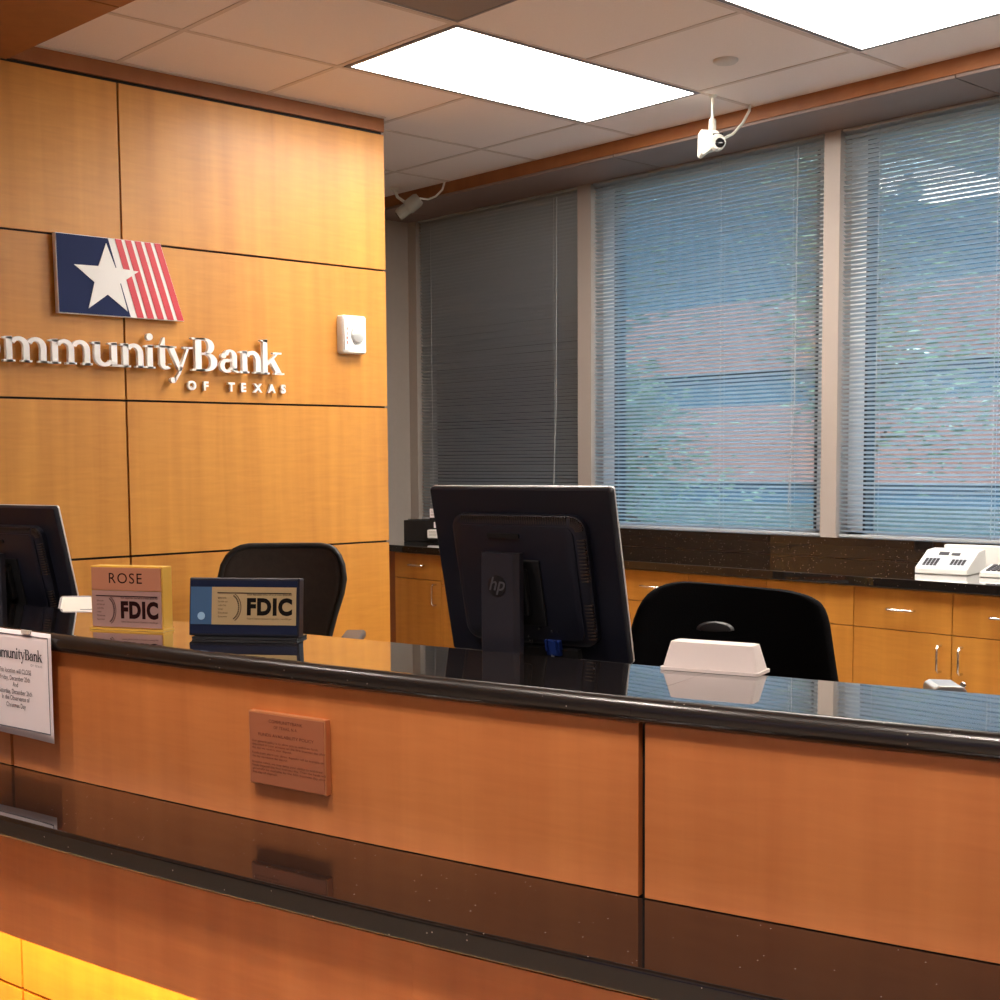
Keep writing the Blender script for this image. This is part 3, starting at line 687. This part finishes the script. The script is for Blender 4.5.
def fdic(mb, x0, x1, z0, z1, y):
    W = x1-x0; H = z1-z0
    mb.box(x0+.05*W, x1-.045*W, y-.0003, y, z1-.15*H, z1-.125*H)
    put_text(mb, 'FDIC', x0+.69*W, z0+.27*H, H*.62, y=y-.0002, bold=H*.034, width=.55*W, spacing=1.12)
    put_text(mb, 'Each depositor insured to at least $250,000', x0+.69*W, z0+.795*H, H*.075, y=y-.0002, width=.54*W)
    put_text(mb, 'Federal Deposit Insurance Corporation  www.fdic.gov', x0+.69*W, z0+.125*H, H*.07, y=y-.0002, width=.54*W)
    for i, (s_, w_) in enumerate((('Backed by the', .10), ('full faith and', .115), ('credit of the', .10), ('United', .06), ('States', .12), ('Government', .11))):
        put_text(mb, s_, x0+.06*W, z0+(.70-.105*i)*H, H*.07, y=y-.0002, align='l', width=w_*W)
    for i in range(15):
        a = R(-62+124*i/14); cx_, cz_ = x0+.20*W+.115*W*math.cos(a), z0+.46*H+.36*H*math.sin(a)
        q = H*.018; mb.box(cx_-q, cx_+q, y-.0003, y, cz_-q, cz_+q)
        if i < 14:
            a2 = R(-62+124*(i+1)/14); r1, r2 = (.138*W, .41*H), (.146*W, .43*H)
            mb.add([(x0+.20*W+r[0]*math.cos(b), y-.0002, z0+.46*H+r[1]*math.sin(b)) for r, b in ((r1,a),(r2,a),(r2,a2),(r1,a2))], [(0,1,2,3)])

# name sign with FDIC plate
GOLD = mat('gold_acrylic', (.72,.42,.07), .3, .2); COPR = mat('copper_plate', (.62,.27,.16), .3, .45); PINKP = mat('rose_silver_plate', (.55,.34,.30), .3, .5); DKT = mat('dark_lettering', (.02,.004,.004), .7, spec=.1)
p0 = Vector((1.233,2.551,0)); p1 = Vector((1.314,2.401,0)); d = p1-p0
ns = thing('name_sign', 'gold block name sign reading ROSE above an FDIC plate on the counter', 'sign', (p0.x, p0.y, 1.0205), math.atan2(d.y, d.x))
W = .170; H = .130
MB().box(0,W,.0,.034,.004,H).build('block', GOLD, ns, bevel=.0015)
MB().box(-.002,W+.002,-.006,.036,0,.0038).build('base', GOLD, ns)
MB().box(.004,W-.003,-.003,-.0004,H*.625,H-.003).build('name_plate', COPR, ns, label='copper coloured plate reading ROSE')
MB().box(.004,W-.003,-.003,-.0004,.006,H*.615).build('insurance_plate', PINKP, ns)
tt = MB(); put_text(tt, 'ROSE', W*.50, H*.735, .030, y=-.0033, spacing=1.15, width=.078); tt.build('name_lettering', DKT, ns)
tt = MB(); fdic(tt, .006, W-.004, .007, H*.61, -.0032); tt.build('insurance_lettering', DKT, ns)
MB(T((W*.9,.0345,H*.42))).box(-.002,.002,0,.02,-.028,.024).build('clip', BLK, ns)

# free-standing FDIC sign
p0 = Vector((1.294,2.272,0)); p1 = Vector((1.428,2.096,0)); d = p1-p0
fs_ = thing('counter_sign', 'dark framed FDIC sign with a blue strip standing on the counter', 'sign', (p0.x, p0.y, 1.0205), math.atan2(d.y, d.x))
W = d.length; H = .116
tilt = T((0,.004,.006), rx=R(-6))
MB(tilt).box(0,W,0,.028,0,H-.004).build('frame', NAVYPL, fs_, bevel=.0025)
MB(tilt).box(.003,W-.003,-.0015,-.0003,.005,H-.010).build('front_field', mat('sign_dark_navy',(.006,.010,.030),.3,spec=.3), fs_)
MB(tilt).box(.004,.047,-.0025,-.0016,.022,H-.022).build('blue_strip', mat('sign_steel_blue',(.04,.095,.19),.3), fs_)
MB(tilt @ T((.026,-.0026,.038), rx=R(90))).lathe([(.001,0),(.0075,0),(.0075,.0006),(.001,.0006)], 20).build('round_seal', mat('seal_blue',(.25,.42,.60),.4), fs_)
MB(tilt).box(.047,W-.005,-.0028,-.0016,.022,H-.022).build('insurance_plate', mat('brass_plate',(.50,.36,.17),.32,.4), fs_)
tt = MB(tilt); fdic(tt, .050, W-.007, .024, H-.024, -.0029); tt.build('insurance_lettering', mat('black_lettering',(.006,.004,.003),.7,spec=.1), fs_)
MB().box(.008,W-.002,.0,.060,0,.0045).build('base', BLK, fs_)
MB(T((W-.012,.032,.004), rx=R(14))).box(-.001,.010,0,.006,0,.078).build('rear_strut', BLK, fs_)

# frosted tray, upside down
TRAY = mat('frosted_tray', (.78,.70,.68), .55); 
p0 = Vector((1.646,1.391,0)); p1 = Vector((1.694,1.236,0)); d = (p1-p0)
tr = thing('plastic_tray', 'frosted white plastic tray turned upside down on the counter', 'tray', (p0.x, p0.y, 1.0205), math.atan2(d.y, d.x))
W = d.length; D = .060; Ht = .046; i1, i2 = .011, .016
def frus(z0, z1, e0, e1, q=.006):
    def rr(e, z):
        out = []
        for cx_, cy_, a0 in ((W-e-q, D-e-q, 0), (e+q, D-e-q, 90), (e+q, e+q, 180), (W-e-q, e+q, 270)):
            for k in range(5): a = R(a0+22.5*k); out.append((cx_+q*math.cos(a), cy_+q*math.sin(a), z))
        return out
    return rr(e0, z0), rr(e1, z1)
a_, b_ = frus(.004, Ht-.004, .002, i1); c_, d_ = frus(Ht-.001, Ht, i1+.001, i1+.005)
m = len(a_); mb = MB()
mb.add(a_+b_+c_+d_, [(k*m+i, k*m+(i+1) % m, (k+1)*m+(i+1) % m, (k+1)*m+i) for k in range(3) for i in range(m)] + [tuple(range(3*m, 4*m))])
o = mb.build('shell', TRAY, tr, smooth=True)
a_, b_ = frus(0, .005, -.001, -.001); mb = MB(); mb.add(a_+b_, [(i, (i+1) % m, m+(i+1) % m, m+i) for i in range(m)]+[tuple(range(m)), tuple(range(m, 2*m))]); mb.build('rim', TRAY, tr, smooth=True)

# white sheet in a stand at the left
pp = thing('document_stand', 'white sheet on a grey rimmed stand behind the name sign', 'document stand', (1.398,3.005,.7755), R(-42))
ps = T((0,0,.216), rx=R(-38))
MB(ps).rbox(-.034,.10,0,.062,.0,.004,.008,4).build('board', mat('grey_rim',(.30,.29,.30),.4), pp)
MB(ps).box(-.028,.098,-.0016,-.0003,.002,.057).build('sheet', mat('bright_sheet',(.85,.82,.74),.6), pp)
MB().box(.02,.06,.012,.05,.012,.235).box(-.03,.11,-.03,.09,.0,.012).build('stand', BLK, pp)

# monitors
def monitor(loc, rz, label, drop=0):
    t = thing('computer_monitor', label, 'monitor', loc, rz, 'computer monitors')
    zb = .979-.776-drop; Wm = .204; Hm = .337
    P = T((.004,.0,zb), rx=R(13))
    MB(P).rbox(-Wm,Wm,0,Hm,.005,-.002,.007,4,.004,-.007).build('rear_shell', NAVYPL, t, smooth=True)
    MB(P).rbox(-Wm-.001,Wm+.001,-.001,Hm+.001,.0055,.009,.007,4,.002,.011).build('front_bezel', SILVER, t, smooth=True)
    MB(P).box(-Wm+.015,Wm-.015,.0112,.0116,.018,Hm-.015).build('screen', mat('screen_dark',(.01,.01,.012),.1), t)
    MB(P).rbox(-.150,.150,.034,.288,-.007,-.019,.030,8,.010,-.027).build('rear_hump', NAVYPL, t, smooth=True)
    MB(P).rbox(-.134,.128,.048,.270,-.0272,-.0300,.020,6,.002,-.031).build('rear_plate', NAVYPL, t, smooth=True)
    v = MB(P)
    for k in range(46):
        x = -.122+k*.0052; v.box(x, x+.002, -.0276, -.0190, .274, .2865)
    VR = mat('vent_rib',(.05,.035,.028),.5)
    v.build('top_vent', VR, t); v = MB(P)
    for nm, ks in (('lower_side_vent', range(0, 11)), ('upper_side_vent', range(17, 30))):
        v2 = MB(P)
        for k in ks: z = .052+k*.0066; v2.box(.133, .1488, -.0272, -.0180, z, z+.0024)
        v2.build(nm, VR, t)
    for k in range(9):
        a = R(8+k*9.5); c_, s_ = math.cos(a), math.sin(a)
        v.add([(.122+r*c_-q*s_, yy, .260+r*s_+q*c_) for yy in (-.0272,-.020) for r, q in ((.010,-.0009),(.026,-.0009),(.026,.0009),(.010,.0009))], [(0,1,2,3),(4,5,6,7),(0,1,5,4),(2,3,7,6),(1,2,6,5),(0,3,7,4)])
    v.build('corner_vent', VR, t)
    h = MB(P); h.rbox(-.06,.012,.246,.256,-.0312,-.0345,.004,3); h.build('grip_slot', BLK, t)
    MB(P).box(-.075,.050,-.036,-.031,.075,.205).build('mount_plate', BLK, t, bevel=.002)
    MB(P).box(-.020,.024,-.052,-.0355,.10,.19).build('tilt_hinge', BLK, t, bevel=.004)
    zc = 1.186-.776-drop
    XK = -.012
    MB(T((XK,-.022,0))).prism([(-.043,-.088),(-.037,-.096),(.034,-.096),(.043,-.088),(.043,-.074),(-.043,-.074)], .008, zc, 'z').box(-.02,.02,-.075,-.03,zc-.11,zc-.02).build('stand_column', COLPL, t)
    MB(T((0,-.04,0))).rbox(-.12,.12,-.10,.10,0,.009,.03,6).build('x', BLK, t)
    o_ = [c for c in t.children if c.name.startswith('x')][-1]; o_.name = 'stand_base'; o_.rotation_euler = (R(90),0,0); o_.location = (0,0,-.012+.0125)
    if True:
        MB(T((XK-.002,-.1182,zc-.062), rx=R(90))).lathe([(.001,0),(.0205,0),(.0205,.0008),(.001,.0008)], 28).build('logo_disc', mat('logo_bronze',(.012,.010,.011),.3), t)
        l_ = MB(); put_text(l_, 'hp', XK-.001, zc-.070, .036, y=-.1195, shear=.28, bold=.0004); l_.build('logo_letters', mat('logo_letter',(.08,.075,.085),.35), t)
    MB(P).box(.045,.075,-.040,-.030,.020,.048).box(.047,.050,-.046,-.04,.030,.052).box(.068,.071,-.046,-.04,.030,.052).build('video_plug', mat('plug_blue',(.012,.035,.20),.4), t)
    MB(P).box(-.03,.11,-.033,-.02,.012,.030).build('port_recess', BLK, t)
    q = MB(P)
    for x, z in ((.008,.036),(.005,.044),(.011,.044),(.004,.052),(.058,.066),(.070,.066),(-.015,.066),(.030,.070)): q.box(x-.0016,x+.0016,-.0336,-.0306,z-.0016,z+.0016)
    q.build('port_screws', CHROME, t)
    c = MB().tube([(.060,-.040,zb+.022),(.060,-.044,zb-.03),(.055,-.06,zb-.12),(.02,-.08,.012)], .0032, 8).build('video_cable', mat('cable_grey',(.18,.18,.2),.5), t, smooth=True)
    return t
monitor((1.81,1.838,.776), R(-77.3), 'large dark monitor seen from behind at mid counter, round hp logo on its column')
monitor((1.47,3.40,.776), R(-75), 'dark monitor seen from behind, cut off by the left edge of the picture', .056)

# small silver topped device behind the right of the counter
gd = thing('desk_device', 'small silver topped black device peeking over the counter at right', 'office device', (2.02,1.10,.786), R(-47))
MB().box(-.030,.030,-.03,.05,-.0105,.165).rbox(-.029,.029,.165,.182,-.03,.05,.005,3).build('body', BLK, gd, bevel=.004)
MB().prism([(-.028,.183),(-.026,.198),(-.018,.203),(.018,.202),(.026,.196),(.028,.183)], -.032, .04).build('silver_cap', mat('satin_silver',(.6,.6,.6),.3,.7), gd, bevel=.003)

# ------------------------------------------------------------------ chairs
def chair(loc, rz, label, outline, zc, arms, matb, ribs=False, tilt=0):
    t = thing('office_chair', label, 'chair', loc, rz, 'office chairs behind the counter')
    # backrest: outline = [(halfwidth left, halfwidth right, z)], curved shell
    vs = []; nx = 16
    for (l, r2, z) in outline:
        for i in range(nx+1):
            u = -1+2*i/nx; x = l*(1-i/nx)*-1 + r2*(i/nx); 
            y = .17 - .055*(x/.28)**2; vs.append((x, y, z - x*tilt))
    m = nx+1
    f = [(j*m+i, j*m+i+1, (j+1)*m+i+1, (j+1)*m+i) for j in range(len(outline)-1) for i in range(nx)]
    o = MB().add(vs, f).build('backrest', matb, t, smooth=True)
    s_ = o.modifiers.new('thick', 'SOLIDIFY'); s_.thickness = .012 if ribs else .035; s_.offset = 0
    if not ribs:
        sb = o.modifiers.new('sub', 'SUBSURF'); sb.levels = sb.render_levels = 1
    if ribs:
        ed = [vs[j*m] for j in range(len(outline))] + [vs[(len(outline)-1)*m+i] for i in range(1, m)] + [vs[j*m+m-1] for j in range(len(outline)-2, -1, -1)]
        MB().tube(ed, .011, 10).build('back_frame', BLK, t, smooth=True)
    st = MB().rbox(-.25,.25,-.25,.24,.0,.05,.09,8,.02,.07)
    st.v = [(x, z, .44+y) for x, y, z in st.v]
    st.build('seat', FABRIC, t, smooth=True)
    MB().tube([(0,.19,.43),(0,.27,.50),(0,.25,.72)], [.022,.022,.018], 10).build('back_post', BLK, t, smooth=True)
    MB().tube([(0,0,.06),(0,0,.43)], .026, 14).build('gas_column', BLK, t, smooth=True)
    for k in range(5):
        a = R(72*k+20); c_, s2_ = math.cos(a), math.sin(a)
        MB().tube([(0,0,.095),(.28*c_,.28*s2_,.065)], [.022,.014], 8).build('base_leg', BLK, t, smooth=True)
        MB(T((.285*c_,.285*s2_,.0285), rz=a)).tube([(0,-.012,0),(0,.012,0)], .028, 14).tube([(0,0,.0),(-.0,0,.035)], .007, 6).build('caster', BLK, t, smooth=True)
    for s3 in (-1, 1):
        x = arms[0]*s3
        ar = MB().tube([(x*.82,.0,.44),(x,.02,.50),(x,.0,arms[1]-.022)], .012, 8).build('armrest', BLK, t, smooth=True)
        MB(T((x, arms[2], arms[1]))).rbox(-.036,.036,-.016,.014,-.12,.12,.012,4).build('arm_pad', mat('arm_grey',(.10,.09,.09),.4), ar)
    return t
def rounded(hw_top, pts):
    return pts
MESHB = mat('black_mesh', (.022,.014,.010), .55, bump=(40,.5,.5))
o1 = [(a, b, z-.022) for a, b, z in [(.135,.150,.62),(.165,.150,.70),(.200,.163,.76),(.213,.185,.84),(.215,.212,.92),(.212,.222,.97),(.200,.216,1.02),(.183,.204,1.05),(.160,.188,1.071),(.138,.170,1.081),(.11,.14,1.086)]]
chair((2.505,3.81,0), R(-42), 'black mesh back office chair in front of the panelled wall', o1, 1.0, (.262,.760,-.02), MESHB, True, .0)
o2 = [(.285,.292,.50),(.285,.290,.62),(.282,.270,.74),(.276,.248,.86),(.262,.238,.93),(.240,.230,.98),(.212,.215,1.008),(.182,.190,1.022),(.15,.15,1.030),(.12,.11,1.032)]
c2 = chair((2.64,2.00,0), R(-56), 'black fabric covered office chair behind the frosted tray', o2, 1.0, (.30,.66,-.02), FABRIC, False, .075)
hl = MB(T((-.05,.105,.925), rx=R(90)))
hl.lathe([(.001,0),(.048,0),(.040,.008),(.001,.010)], 20)
hl.v = [(x, y, .925+(z-.925)*.45 if z > .925 else .925-(.925-z)*.1) for x, y, z in hl.v]
hl.build('lumbar_slot', mat('slot_grey',(.03,.03,.034),.4), c2, smooth=True)
